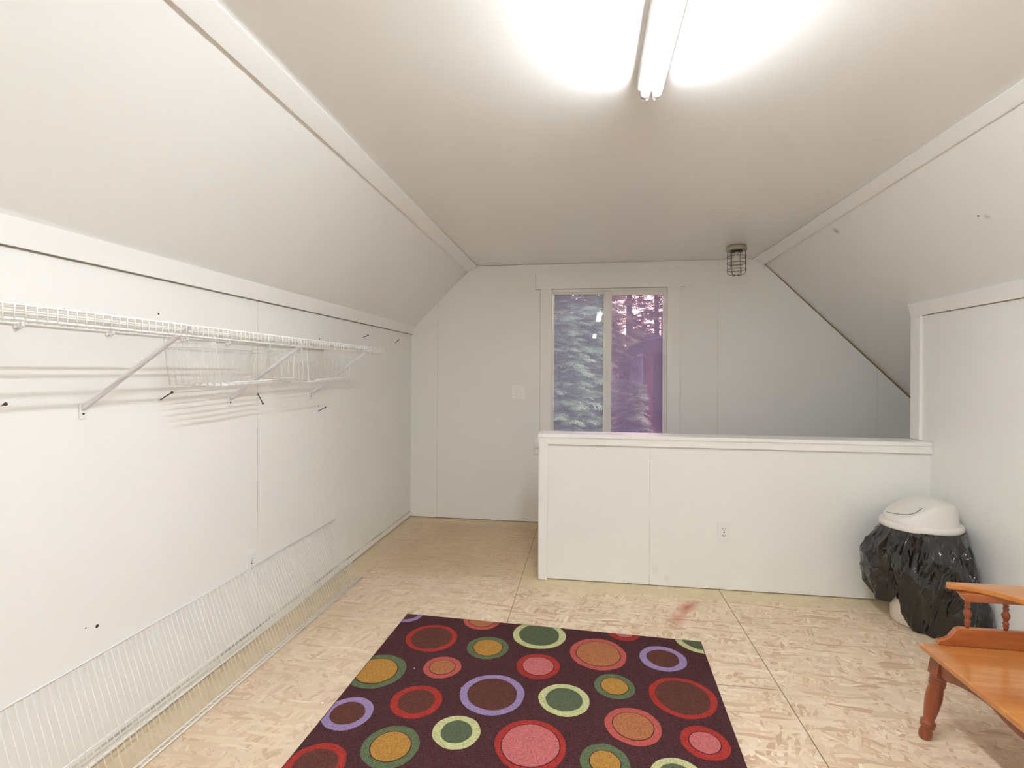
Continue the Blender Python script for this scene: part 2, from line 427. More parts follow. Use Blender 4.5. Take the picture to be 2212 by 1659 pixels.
batten('trim_2', two2(YB,bext(nr,fr_,1.9)), two2(YF-.0005,fr_), 'long white batten where the right slope meets the ceiling')
kl = lambda y: [(wx1(y)-.002+.0,1.6549),(wx1(y)+.016,1.6549),(wx1(y)+.034,1.7345),(wx1(y)-.002,1.7345)]
def kq(y):
    x = wx1(y); zl = 1.6549-(YF-y)*.0014; return [(x-.002,y,zl),(x+.016,y,zl),(x+.031,y,1.7295),(x-.002,y,1.7295)]
m = MB(); m.hexa(kq(YB)+kq(1.2)); m.hexa(kq(1.2)+kq(YF-.0005)); m.cur = 1
def kg(y): x = wx1(y); zl = 1.6549-(YF-y)*.0014; return [(x-.003,y,zl-.004),(x+.0060,y,zl-.004),(x+.0060,y,zl-.0001),(x-.003,y,zl-.0001)]  # strip that paints the shaded underside of the batten
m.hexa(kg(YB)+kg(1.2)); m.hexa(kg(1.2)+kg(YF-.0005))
struct(m.build('trim_3', [M_trim, M_joint_shade]), 'long white batten along the top of the left wall')
kr = [(1.9336,1.6557),(1.9514,1.6557),(1.945,1.742),(1.9165,1.7300)]
m = MB(); m.hexa(two(YB,kr)+two(3.345,kr)); m.cur = 1; m.box(1.9480,1.9515,YB,3.26,1.6525,1.6556); struct(m.build('trim_4', [M_trim, M_joint_shade]), 'white batten along the top of the right wall')  # its dark strip stands in for shade below the batten
m = MB(); m.box(1.9336, 1.9514, 3.2622, 3.345, .926, 1.6555); struct(m.build('trim_5', M_trim, bevel=.001), 'white upright trim at the end of the right wall')
m = MB(); m.box(1.9516, 2.062, 3.3451, 3.352, .0, 1.70); struct(m.build('trim_6', M_trim), 'white board closing the end of the right wall')

# ------------------------------------------------------------------ WINDOW
win = bpy.data.objects.new('window_1', None); win.location = (.19, YF, WZ0); C.objects.link(win)
struct(win, 'sliding window with two tall tinted panes and flat white casing')
def edge_lined(name, boxes, mat, parent, g=.0036, d=.0006, bevel=.0015):
    # board plus a thin dark strip round it, painting the caulk line's shadow, on a wall that faces the viewer
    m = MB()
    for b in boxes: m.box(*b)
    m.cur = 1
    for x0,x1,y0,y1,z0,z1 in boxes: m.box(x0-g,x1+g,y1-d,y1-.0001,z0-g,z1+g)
    return m.build(name, [mat, M_joint_shade], parent, bevel=0)
def wp(name, boxes, mat, bevel=.0015):
    m = MB()
    for b in boxes: m.box(*b)
    return m.build(name, mat, win, bevel=bevel)
edge_lined('head_casing', [(-.4330,.8182,YF-.022,YF-.0002,2.0395,2.178)], M_trim, win)
edge_lined('side_casing', [(-.3923,-.2985,YF-.018,YF-.0002,.60,2.0393)], M_trim, win)
edge_lined('side_casing', [(.6775,.7815,YF-.018,YF-.0002,.60,2.0393)], M_trim, win)
wp('sill', [(-.43,.82,YF-.06,YF-.0002,.665,.70)], M_trim)
wp('frame', [(-.2999,-.287,YF-.004,YF+.09,.70,2.0298),(.6625,.6758,YF-.004,YF+.09,.70,2.0298),(-.287,.6625,YF-.004,YF+.09,2.014,2.0298),(-.287,.6625,YF-.004,YF+.09,.7001,.72)], M_vinyl)
# fixed pane on the left, set back
s = wp('fixed_sash', [(-.287,-.279,YF+.045,YF+.075,.72,2.014),(.152,.19,YF+.045,YF+.075,.72,2.014),(-.279,.152,YF+.045,YF+.075,2.000,2.014),(-.279,.152,YF+.045,YF+.075,.72,.745)], M_vinyl)
m = MB(); m.box(-.279, .152, YF+.058, YF+.062, .745, 2.0); m.build('pane', pane('clear_dusty_glass', (.80,.81,.90,1), .08, (.64,.62,.90,1)), s)
s = wp('sliding_sash', [(.161,.219,YF+.004,YF+.034,.72,2.014),(.6457,.6624,YF+.004,YF+.034,.72,2.014),(.219,.6457,YF+.004,YF+.034,1.979,2.014),(.219,.6457,YF+.004,YF+.034,.72,.77)], M_vinyl, .003)
m = MB(); m.box(.219, .6457, YF+.016, YF+.020, .77, 1.979); p = m.build('pane', pane('purple_tinted_glass', (.74,.64,.80,1), .09, (.62,.54,.85,1)), s); p['label'] = 'purple tinted pane'
m = MB(); m.tube([(.176,YF+.004,1.345),(.176,YF-.012,1.338),(.176,YF-.014,1.29),(.176,YF-.012,1.25),(.176,YF+.004,1.243)], .004, 8); m.box(.166,.186,YF-.001,YF+.0038,1.225,1.36)
m.build('handle', M_vinyl, s, bevel=.002)

# ------------------------------------------------------------------ OUTLETS, SWITCH
def outlet(label, axis, cx, cz, depth, w=.070, h=.1143, mat=None):
    """axis 'y': on a wall facing -y at y=depth ; 'x': on wall facing +x at x=depth"""
    mat = mat or M_plastic
    def place(u, d, z): return (u, depth-d, z) if axis == 'y' else (depth+d, u, z)
    t = thing('wall_outlet', place(cx, 0, cz), label, 'electrical outlet')
    def bx(m, u0, u1, d0, d1, z0, z1):
        a = place(u0, d0, z0); b = place(u1, d1, z1)
        m.box(min(a[0],b[0]), max(a[0],b[0]), min(a[1],b[1]), max(a[1],b[1]), z0, z1)
    m = MB(); bx(m, cx-w/2, cx+w/2, .0004, .006, cz-h/2, cz+h/2); m.build('cover_plate', mat, t, bevel=.0025)
    for s_ in (1, -1):
        zc = cz+s_*.0195
        m = MB(); n = 20
        prof = []
        for k in range(n):
            th = 2*PI*k/n; prof.append((cx+.0172*math.cos(th), zc+max(-.0138, min(.0138, .0172*math.sin(th)))))
        if axis == 'y': m.prism(prof, 'y', depth-.0085, depth-.0055)
        else: m.prism(prof, 'x', depth+.0055, depth+.0085)
        r = m.build('receptacle', mat, t, bevel=.0008)
        m = MB()
        bx(m, cx-.0075, cx-.0052, .0084, .0088, zc-.002, zc+.008); bx(m, cx+.0052, cx+.0075, .0084, .0088, zc-.001, zc+.007); bx(m, cx-.0025, cx+.0025, .0084, .0088, zc-.0095, zc-.005)
        m.build('slot', M_slot, r)
    m = MB(); bx(m, cx-.003, cx+.003, .0055, .0075, cz-.003, cz+.003); m.build('screw', M_nail, t)
    return t
outlet('white double outlet on the front of the half wall', 'y', .830, .3516, YH)
outlet('white double outlet low on the left wall behind the leaning wire shelf', 'x', 2.2105, .3833, wxz(2.2,.38))
t = thing('light_switch', (-.584, YF, 1.138), 'cream two-gang light switch on the far wall left of the window', 'light switch')
m = MB(); m.box(-.643, -.525, YF-.006, YF-.0004, 1.080, 1.197); m.build('cover_plate', M_switch, t, bevel=.002)
for dx in (-.023, .023):
    m = MB(); m.box(-.584+dx-.005, -.584+dx+.005, YF-.0075, YF-.0058, 1.126, 1.150); m.prism([(YF-.006,1.141),(YF-.020,1.151),(YF-.020,1.146),(YF-.006,1.131)], 'x', -.584+dx-.0035, -.584+dx+.0035)
    m.build('toggle', M_switch, t)
    for z in (1.1675, 1.1085):
        m = MB(); m.tube([(-.584+dx,YF-.0055,z),(-.584+dx,YF-.0068,z)], .0018, 8); m.build('screw', M_nail, t)
m = MB(); m.box(-.4377, -.330, YF-.016, YF-.0004, .6004, .7368)
tag(m.build('wall_box', M_switch, bevel=.002), 'cream blank box plate on the far wall half hidden behind the half wall', 'wall plate')

# ------------------------------------------------------------------ FLUORESCENT FIXTURE
M_house = simple('white_enamel_housing', (.85,.85,.84,1), .35)
M_tube = emit('fluorescent_tube', (.91,.985,1.06,1), 60)
M_cap = simple('tube_end_metal', (.6,.6,.6,1), .3, metal=.8)
for LY0, LY1, lbl in ((.435,1.655,'lit white twin tube fluorescent strip light on the ceiling ahead of the viewer'),(-3.4,-2.18,'second fluorescent strip light on the ceiling behind the viewer')):
    fx = thing('fluorescent_light', (.2, (LY0+LY1)/2, ZC), lbl, 'ceiling light')
    m = MB(); m.prism([(.160,ZC-.0005),(.160,2.212),(.172,2.203),(.228,2.203),(.240,2.212),(.240,ZC-.0005)], 'y', LY0, LY1); m.build('housing', M_house, fx, bevel=.001)
    for x in (.1820, .2180):
        m = MB(); m.tube([(x,LY0+.03,2.186),(x,LY1-.025,2.186)], .0132, 16); tb = m.build('tube', M_tube, fx)
        m = MB(); m.tube([(x,LY1-.0249,2.186),(x,LY1-.008,2.186)], .0135, 16); m.build('end_cap', M_cap, tb)
        m = MB(); m.tube([(x,LY0+.012,2.186),(x,LY0+.0299,2.186)], .0135, 16); m.build('end_cap', M_cap, tb)
    for y in (LY0+.004, LY1-.006):
        m = MB()
        for x in (.1820, .2180): m.prism([(x-.011,2.2029),(x+.011,2.2029),(x+.012,2.180),(x+.006,2.1725),(x-.006,2.1725),(x-.012,2.180)], 'y', y-.004, y+.004)
        m.build('tube_socket', M_plastic, fx)


# ------------------------------------------------------------------ CAGE LIGHT
cx, cy = 1.1034, 3.9393
cl = thing('cage_light', (cx, cy, ZC), 'unlit metal cage light with a glass jar on the ceiling right of the window', 'ceiling light')
M_gal = simple('dull_galvanised_metal', lin(168,160,140), .42, metal=.2)
M_cage = simple('brown_grey_wire', lin(112,98,86), .5, metal=.2)
m = MB(); m.lathe([(.060,-.0005),(.068,-.004),(.068,-.012),(.074,-.016),(.074,-.034),(.068,-.037),(.060,-.037)], (cx,cy,ZC), 32); m.build('base', M_gal, cl)
m = MB(); m.lathe([(.042,-.037),(.042,-.046),(.034,-.048)], (cx,cy,ZC), 24)
m.build('collar', simple('dark_collar', (.03,.028,.025,1), .6), cl)
m = MB()
for k in range(6):
    th = PI/6+2*PI*k/6+.2; c, s_ = math.cos(th), math.sin(th)
    pts = [(cx+.060*c, cy+.060*s_, ZC-.036), (cx+.062*c, cy+.062*s_, ZC-.19)]
    for j in range(1, 7):
        a = j/6*PI/2; rr = .062-.030*(1-math.cos(a)); zz = ZC-.19-.028*math.sin(a)
        pts.append((cx+rr*c, cy+rr*s_, zz))
    pts.append((cx+.004*c, cy+.004*s_, ZC-.219))
    m.tube(pts, .0020, 6)
for z in (ZC-.082, ZC-.130, ZC-.178):
    m.tube([(cx+.066*math.cos(2*PI*k/28), cy+.066*math.sin(2*PI*k/28), z) for k in range(28)], .0021, 6, closed=True)
m.build('wire_cage', M_cage, cl)
gm, nt, b = newmat('jar_glass'); b.inputs['Transmission Weight'].default_value = 1; b.inputs['Roughness'].default_value = .06; b.inputs['Base Color'].default_value = (.93,.93,.92,1); b.inputs['IOR'].default_value = 1.05
m = MB(); pr_ = [(.040,-.040),(.044,-.052)]+[(.044,-.14)]+[(.044*math.cos(a), -.14-.050*math.sin(a)) for a in [i*PI/16 for i in range(1,8)]]+[(.003,-.190)]
m.lathe(pr_, (cx,cy,ZC), 28); m.build('glass_jar', gm, cl)
m = MB(); m.lathe([(.013,-.045),(.013,-.062),(.020,-.074),(.029,-.094),(.031,-.108),(.027,-.124),(.016,-.136),(.003,-.140)], (cx,cy,ZC), 24); m.build('bulb', simple('frosted_bulb', (.85,.85,.84,1), .35), cl)

# ------------------------------------------------------------------ WIRE SHELVES
def shelf_deck(m, P, ys, rods):
    pass
SP = .0222
# upper shelf on the wall
ws = thing('wire_shelf', (-1.40, 1.64, 1.443), 'long white wire shelf mounted high on the left wall with angled braces', 'wire shelf')
yA, yB2 = .46, 2.880; zD = 1.4445
n = int((yB2-yA)/SP)
m = MB()
for i in range(n+1):
    y = yA+i*SP; xw = wxz(y,1.44)+.008
    m.tube([(xw,y,zD-.006),(-1.206,y,zD+.0015),(-1.2015,y,zD-.001)], .0015, 5)
for x, z, r in ((None, zD-.010, .0034), (-1.336, zD-.0068, .0030), (-1.293, zD-.0060, .0028)):
    a = (wxz(yA,1.44)+.010 if x is None else x); b_ = (wxz(yB2,1.44)+.010 if x is None else x)
    m.tube([(a,yA-.004,z),(b_,yB2+.004,z)], r, 8)
m.build('wire_deck', M_wire, ws)
m = MB()
for i in range(n+1):
    y = yA+i*SP; m.tube([(-1.2015,y,zD-.001),(-1.1995,y,zD-.004),(-1.1995,y,zD-.034)], .0016, 5)
m.tube([(-1.203,yA-.004,zD-.0025),(-1.203,yB2+.004,zD-.0025)], .0027, 8); m.tube([(-1.2025,yA-.004,zD-.034),(-1.2025,yB2+.004,zD-.034)], .0029, 8)
m.build('front_lip', M_wire, ws)
for y in (1.400, 2.066, 2.730):
    xw = wxz(y,1.17)-.003
    m = MB(); m.tube([(xw+.006,y,1.180),(xw+.020,y,1.188),(-1.225,y,1.432),(-1.205,y,1.440)], .0078, 10); m.build_ = None
    bo = m.build('brace', M_brace, ws)
    m = MB(); m.box(xw+.0035, xw+.0085, y-.011, y+.011, 1.146, 1.196); m.build('foot_plate', M_plastic, bo, bevel=.003)
    m = MB(); m.tube([(xw+.008,y,1.163),(xw+.0105,y,1.163)], .003, 8); m.build('screw', M_nail, bo)
for y in (1.213, 1.486, 1.80, 2.040, 2.323, 2.60, 2.845):
    xw = wxz(y,1.44)
    m = MB(); m.box(xw+.0005, xw+.008, y-.009, y+.009, zD-.024, zD+.004); m.tube([(xw+.006,y,zD-.012),(xw+.016,y,zD-.022),(xw+.024,y,zD-.016),(xw+.022,y,zD-.006)], .0055, 8)
    m.build('wall_clip', M_plastic, ws, bevel=.002)

# lower shelf leaning against the wall
ls = thing('wire_shelf', (-1.50, 1.8, 0), 'white wire shelf standing on its edge on the floor, leaning on the left wall', 'wire shelf')
y0_, y1_ = .62, 3.012
def foot(y): k = (y-1.45)/1.56; return Vector((-1.452+.035*k, y, .0045))
def head(y): return Vector((wxz(y,.364)+.0045, y+.006, .364))
n = int((y1_-y0_)/SP)
def tp(y, t, off=0):
    a, b_ = head(y), foot(y); d = (b_-a).normalized(); nrm = Vector((d.z*-1, 0, d.x)); nrm = nrm if nrm.x > 0 else -nrm
    return a+(b_-a)*t+nrm*off
m = MB()
for i in range(n+1):
    y = y0_+i*SP; m.tube([tp(y,0),tp(y,.992)], .0014, 5)
for t, r in ((0,.0030),(.634,.0028),(.746,.0028)):
    o_ = -.0042 if t else 0
    m.tube([tp(y0_-.004,t,o_),tp((y0_+y1_)/2,t,o_),tp(y1_+.004,t,o_)], r, 8)
m.build('wire_deck', M_wire, ls)
m = MB()
lip = lambda y: foot(y)+Vector((.030,0,.0085))
for i in range(n+1):
    y = y0_+i*SP; m.tube([tp(y,.992),foot(y)+Vector((.003,0,0)),lip(y)], .0015, 5)
m.tube([foot(y0_),foot(y1_)], .0030, 8); m.tube([lip(y0_),lip(y1_)], .0030, 8)
m.build('front_lip', M_wire, ls)

# hanging baskets
def basket(label, bt, bb, ft, fb, zt, zb_, zr, hooks):
    """bt: (y near, y far) back top ; bb back bottom ; ft front top ; fb front bottom"""
    xb, xf = -1.568, -1.320
    t = thing('hanging_wire_basket', (-1.445, (bt[0]+bt[1])/2, zt), label, 'wire basket', 'wire baskets hooked under the wall shelf')
    B = lambda s_, z: Vector((xb, (bt if z == 't' else bb)[s_], (zt if z == 't' else zb_[s_])))
    Fp = lambda s_, z: Vector((xf, (ft if z == 't' else fb)[s_], (zt if z == 't' else zb_[s_]-.001)))
    r = .0014; R_ = .0020
    for s_ in (0, 1):
        m = MB(); nn = 8
        m.tube([B(s_,'b'), B(s_,'t'), Fp(s_,'t'), Fp(s_,'b')], R_, 6)
        lo = lambda k, q: B(s_,q).lerp(Fp(s_,q), k)
        a, b_ = B(s_,'t').lerp(B(s_,'b'), .11), Fp(s_,'t').lerp(Fp(s_,'b'), .11)
        m.tube([a, b_], r, 5)
        a, b_ = B(s_,'t').lerp(B(s_,'b'), .90), Fp(s_,'t').lerp(Fp(s_,'b'), .90)
        m.tube([a, b_], r, 5)
        for k in range(1, nn): m.tube([lo(k/nn,'t'), lo(k/nn,'b')], r, 5)
        m.build('side_panel', M_wire, t)
    m = MB(); nn = 13
    zz = (zt-zr)/(zt-zb_[0])
    a, b_ = B(0,'t').lerp(B(0,'b'), zz), B(1,'t').lerp(B(1,'b'), zz)
    m.tube([a, b_], R_, 6); m.tube([B(0,'b'), B(1,'b')], r, 5)
    for k in range(1, nn): m.tube([a.lerp(b_, k/nn), B(0,'b').lerp(B(1,'b'), k/nn)], r, 5)
    m.build('back_panel', M_wire, t)
    m = MB(); nn = 12
    up = Vector((.016, 0, .012))
    for k in range(1, nn):
        q = Fp(0,'b').lerp(Fp(1,'b'), k/nn); m.tube([B(0,'b').lerp(B(1,'b'), k/nn), q, q+up], r, 5)
    m.tube([Fp(0,'b'), Fp(1,'b')], r, 5)
    m.tube([Fp(0,'b').lerp(Fp(1,'b'), .10)+up, Fp(1,'b')+up], .0024, 6)
    for k in range(1, 7): m.tube([B(0,'b').lerp(Fp(0,'b'), k/7), B(1,'b').lerp(Fp(1,'b'), k/7)], .0019, 5)
    m.build('bottom', M_wire, t)
    for p_, q_ in hooks:
        a = (B if p_ == 'B' else Fp)(q_, 't'); m = MB()
        xr = -1.336 if p_ == 'F' else -1.560
        m.tube([a, a+Vector((0,0,.02)), Vector((xr,a.y,zD-.012)), Vector((xr,a.y,zD+.0035)), Vector((xr+.008,a.y,zD+.004))], .0013, 5)
        m.build('hook', M_wire, t)
    return t
basket('nearer of the two white wire baskets hanging under the wall shelf', (1.683,2.192), (1.711,2.144), (1.640,2.145), (1.671,2.124), 1.407, (1.250,1.262), 1.400, [('B',0),('F',0),('B',1),('F',1)])
basket('farther of the two white wire baskets, nearest the shelf end', (2.310,2.767), (2.350,2.735), (2.243,2.685), (2.262,2.683), 1.402, (1.255,1.262), 1.356, [('B',0),('F',0),('B',1),('F',1)])

# nails
def nail(base, tip, label):
    base, tip = Vector(base), Vector(tip); d = (tip-base).normalized()
    m = MB(); m.tube([base-d*.004, tip], .0022, 8); m.tube([tip-d*.0012, tip+d*.0012], .0048, 10)
    tag(m.build('nail', M_nail), label, 'nail', 'rusty nails in the left wall')
nail((wxz(1.18,1.2),1.1785,1.2035), (-1.53,1.1335,1.2107), 'rusty nail at the left edge of the photo, below the wall shelf')
nail((wxz(1.6969,1.1929),1.6969,1.1929), (-1.53,1.6806,1.223), 'rusty nail between the first and second shelf braces')
nail((wxz(2.2623,1.1964),2.2623,1.1964), (-1.53,2.2167,1.1499), 'rusty nail bent downwards out of the vertical wall seam')
nail((wxz(2.8159,1.0704),2.8159,1.0704), (-1.53,2.8035,1.0942), 'rusty nail just below the farthest shelf brace')
nail((wxz(3.4092,1.5543),3.4092,1.5543), (-1.53,3.3899,1.5691), 'rusty nail above the shelf, the left one of the high pair')
nail((wxz(4.0058,1.5515),4.0058,1.5515), (-1.53,3.9906,1.5772), 'rusty nail nearest the far corner, under the batten')

# ------------------------------------------------------------------ RUG
RC = dict(base=lin(78,45,48), red=lin(160,50,44), coral=lin(176,84,76), tan=lin(166,106,70), brown=lin(92,54,46), lilac=lin(148,128,168),
          cream=lin(192,192,140), green=lin(92,106,76), moss=lin(88,96,72), ochre=lin(172,126,60), pink=lin(186,104,104), edge=lin(60,30,28))
circ = [(0.001,0.001,0.089,0.061,'lilac','brown'),(0.21,0.211,0.124,0.099,'red','brown'),(0.411,-0.002,0.095,0.067,'coral','tan'),(0.498,0.246,0.097,0.068,'green','ochre'),(0.722,0.086,0.129,0.099,'cream','moss'),(1.135,-0.012,0.077,0.046,'red','pink'),(1.01,0.201,0.13,0.1,'coral','tan'),(1.299,0.186,0.103,0.071,'lilac','brown'),(1.507,-0.015,0.129,0.099,'cream','moss'),(0.338,0.438,0.082,0.054,'coral','tan'),(0.75,0.351,0.096,0.068,'red','pink'),(0.067,0.516,0.125,0.089,'green','ochre'),(0.31,0.677,0.1,0.071,'red','brown'),(0.593,0.577,0.129,0.1,'lilac','brown'),(0.88,0.559,0.1,0.072,'cream','moss'),(1.078,0.435,0.083,0.055,'green','ochre'),(1.345,0.455,0.13,0.106,'red','brown'),(0.08,0.791,0.094,0.064,'lilac','brown'),(0.513,0.811,0.086,0.057,'cream','moss'),(0.31,0.921,0.1,0.069,'green','ochre'),(0.783,0.825,0.125,0.1,'red','pink'),(1.14,0.662,0.101,0.072,'coral','tan'),(1.383,0.702,0.083,0.052,'red','pink'),(1.038,0.857,0.083,0.05,'green','ochre'),(0.101,1.047,0.1,0.073,'red','brown'),(1.268,0.885,0.09,0.062,'cream','moss'),
        (.56,1.08,.10,.07,'lilac','brown'),(.82,1.10,.09,.06,'coral','tan'),(1.08,1.12,.11,.08,'red','pink'),(1.36,1.06,.09,.06,'lilac','brown'),(.28,1.30,.12,.09,'coral','tan'),(.62,1.36,.11,.08,'cream','moss'),(.95,1.38,.12,.09,'green','ochre'),(1.27,1.36,.11,.08,'red','brown'),(.1,1.55,.1,.07,'red','pink'),(.45,1.62,.11,.08,'lilac','brown'),(.8,1.65,.1,.07,'red','brown'),(1.12,1.65,.12,.09,'cream','moss'),(1.40,1.62,.08,.05,'green','ochre'),(.25,1.9,.11,.08,'green','ochre'),(.62,1.9,.1,.07,'coral','tan'),(.95,1.92,.11,.08,'lilac','brown'),(1.3,1.9,.1,.07,'red','pink')]
RW, RL = 1.4975, 2.13
names = list(RC); rm = [pile('rug_'+k, RC[k], .55 if k != 'base' else .4) for k in names]
def clip(poly, w, l):
    def cut(poly, inside, inter):
        out = []
        for i in range(len(poly)):
            a, b_ = poly[i-1], poly[i]
            if inside(b_):
                if not inside(a): out.append(inter(a, b_))
                out.append(b_)
            elif inside(a): out.append(inter(a, b_))
        return out
    for ax, lim, sgn in ((0,.004,1),(0,w-.004,-1),(1,.004,1),(1,l-.004,-1)):
        if not poly: break
        ins = lambda p: (p[ax]-lim)*sgn >= 0
        def itr(a, b_):
            t = (lim-a[ax])/(b_[ax]-a[ax]); q = [a[0]+(b_[0]-a[0])*t, a[1]+(b_[1]-a[1])*t]; q[ax] = lim; return tuple(q)
        poly = cut(poly, ins, itr)
    return poly
m = MB(); m.cur = names.index('base'); H0 = .011
m.box(0, RW, -RL, 0, .0008, H0)
def disc(cx_, cy_, r, col, z, seed, ns=56):
    m.cur = names.index(col); rr = random.Random(seed); ph = [rr.uniform(0, 6.28) for _ in range(5)]
    poly = []
    for k in range(ns):
        th = 2*PI*k/ns; q = r*(1+.012*math.sin(2*th+ph[0])+.010*math.sin(3*th+ph[1])+.006*math.sin(7*th+ph[2])+rr.uniform(-.006,.006))
        poly.append((cx_+q*math.cos(th), cy_+q*math.sin(th)))
    poly = clip(poly, RW, RL)
    if len(poly) < 3: return
    b_ = len(m.v); nn = len(poly)
    m.v += [(x, -y, z) for x, y in poly]+[(x, -y, z-.0006) for x, y in poly]
    m.face(range(b_, b_+nn))
    for i in range(nn): j = (i+1) % nn; m.face([b_+i, b_+j, b_+nn+j, b_+nn+i])
for i, (a, b_, ro, ri, c1, c2) in enumerate(circ):
    disc(a, b_, ro, c1, H0+.0006, i)
    if c2 in ('tan','ochre','pink'): disc(a, b_, ri+.0032, 'edge', H0+.0009, 100+i)
    disc(a, b_, ri, c2, H0+.0014, 100+i)
rug = m.build('rug', rm, recalc=False, origin=(0,0,0))
rug.location = (-.9382, 2.5912, 0); rug.rotation_euler = (0, 0, -.033)
tag(rug, 'dark plum area rug with coloured circles and rings on the chipboard floor', 'rug')
for p in rug.data.polygons:
    if p.normal.z < -.5 and p.center.z > .005: p.flip()

# ------------------------------------------------------------------ TRASH CAN, BAG
TC = Vector((1.75, 2.94, 0))
can = thing('trash_can', TC, 'white plastic trash can with a domed swing lid in the corner by the half wall', 'trash can')
M_can = simple('off_white_can_plastic', lin(222,212,196), .4, var=.08)
M_lid = simple('white_lid_plastic', lin(226,222,214), .38, var=.05)
def oval(m, prof, n=48, c=TC, ky=.92):
    b = len(m.v)
    for r, z in prof:
        for k in range(n):
            th = 2*PI*k/n; m.v.append((c.x+r*math.cos(th), c.y+r*ky*math.sin(th), z))
    for i in range(len(prof)-1):
        for k in range(n):
            k2 = (k+1) % n; m.face([b+i*n+k, b+i*n+k2, b+(i+1)*n+k2, b+(i+1)*n+k], True)
    m.face([b+k for k in range(n)]); m.face([b+(len(prof)-1)*n+k for k in range(n)])
m = MB(); oval(m, [(.112,.001),(.124,.004),(.127,.015),(.131,.12),(.150,.35),(.160,.495),(.160,.505)]); m.build('body', M_can, can)
m = MB(); oval(m, [(.172,.505),(.178,.506),(.181,.512),(.180,.532),(.176,.538),(.160,.541)]); ring = m.build('lid_rim', M_lid, can)
# domed hood
m = MB(); NX, NY = 44, 36; idx = {}
def hood(u, v):
    # u -1..1 along x, v -1..1 along y; returns height
    H = .0
    prof = [(-1,.0),(-.92,.016),(-.75,.034),(-.4,.070),(0,.105),(.3,.118),(.62,.112),(.80,.098),(.88,.070),(1,.0)]
    for (a, ha), (b_, hb) in zip(prof, prof[1:]):
        if a <= u <= b_: t = (u-a)/(b_-a); H = ha+(hb-ha)*t; break
    top = H*(1-.22*v*v); side = (1-abs(v))*.40+.0005
    k = .010; d = top-side; return (top+side)/2-math.sqrt(d*d+k*k)/2+k*.5*(1 if abs(v) < .98 and abs(u) < .99 else 0)
for i in range(NX+1):
    for j in range(NY+1):
        u = -1+2*i/NX; v = -1+2*j/NY
        ymax = math.sqrt(max(0, 1-abs(u)**2.2))
        idx[i,j] = len(m.v); m.v.append((TC.x+.160*u, TC.y+.147*ymax*v, .5405+hood(u, v)))
for i in range(NX):
    for j in range(NY): m.face([idx[i,j], idx[i+1,j], idx[i+1,j+1], idx[i,j+1]], True)
hd = m.build('lid_hood', M_lid, can)
# flap slot, a dark groove line across the low side of the hood
m = MB()
def hp(u, v):
    ymax = math.sqrt(max(0, 1-abs(u)**2.2)); return Vector((TC.x+.160*u, TC.y+.147*ymax*v, .5405+hood(u, v)+.0004))
m.tube([hp(u, v) for u, v in ((-.86,.55),(-.85,.2),(-.82,-.10),(-.77,-.40),(-.71,-.58),(-.62,-.70),(-.50,-.72),(-.38,-.66),(-.25,-.58))], .0016, 6)
m.build('flap_slot', M_slot, hd)

# bag: folded over the rim and hanging outside the can
FW = Vector((-.511, -.860, 0)); RT = Vector((.860, -.511, 0))
def interp(tab, x):
    if x <= tab[0][0]: return tab[0][1]
    for (a, va), (b_, vb) in zip(tab, tab[1:]):
        if x <= b_:
            t = (x-a)/(b_-a)
            if isinstance(va, tuple): return tuple(p+(q-p)*t for p, q in zip(va, vb))
            return va+(vb-va)*t
    return tab[-1][1]
# per direction (deg, 0 = towards viewer, + = to the right): radii at s = 0,.25,.5,.75,1 and hem height
BT = [(-180,(.160,.165,.170,.172,.172,.20)), (-125,(.162,.172,.19,.20,.195,.19)), (-100,(.163,.205,.250,.250,.232,.185)), (-80,(.164,.205,.252,.262,.245,.180)), (-62,(.164,.198,.232,.235,.200,.110)),
      (-50,(.165,.190,.205,.190,.160,.105)), (-42,(.166,.182,.185,.165,.150,.150)), (-34,(.167,.190,.200,.182,.158,.135)), (-22,(.168,.192,.205,.190,.150,.045)), (-10,(.168,.190,.205,.190,.146,.006)), (15,(.170,.195,.212,.205,.160,.004)),
      (40,(.176,.205,.228,.235,.195,.004)), (58,(.180,.214,.250,.285,.265,.045)), (70,(.180,.212,.242,.290,.290,.085)), (82,(.178,.203,.220,.228,.222,.12)), (100,(.172,.185,.193,.195,.193,.15)), (130,(.165,.172,.178,.180,.178,.19)), (180,(.160,.165,.170,.172,.172,.20))]
m = MB(); NA, NS = 380, 84; idx = {}; jr = random.Random(5)
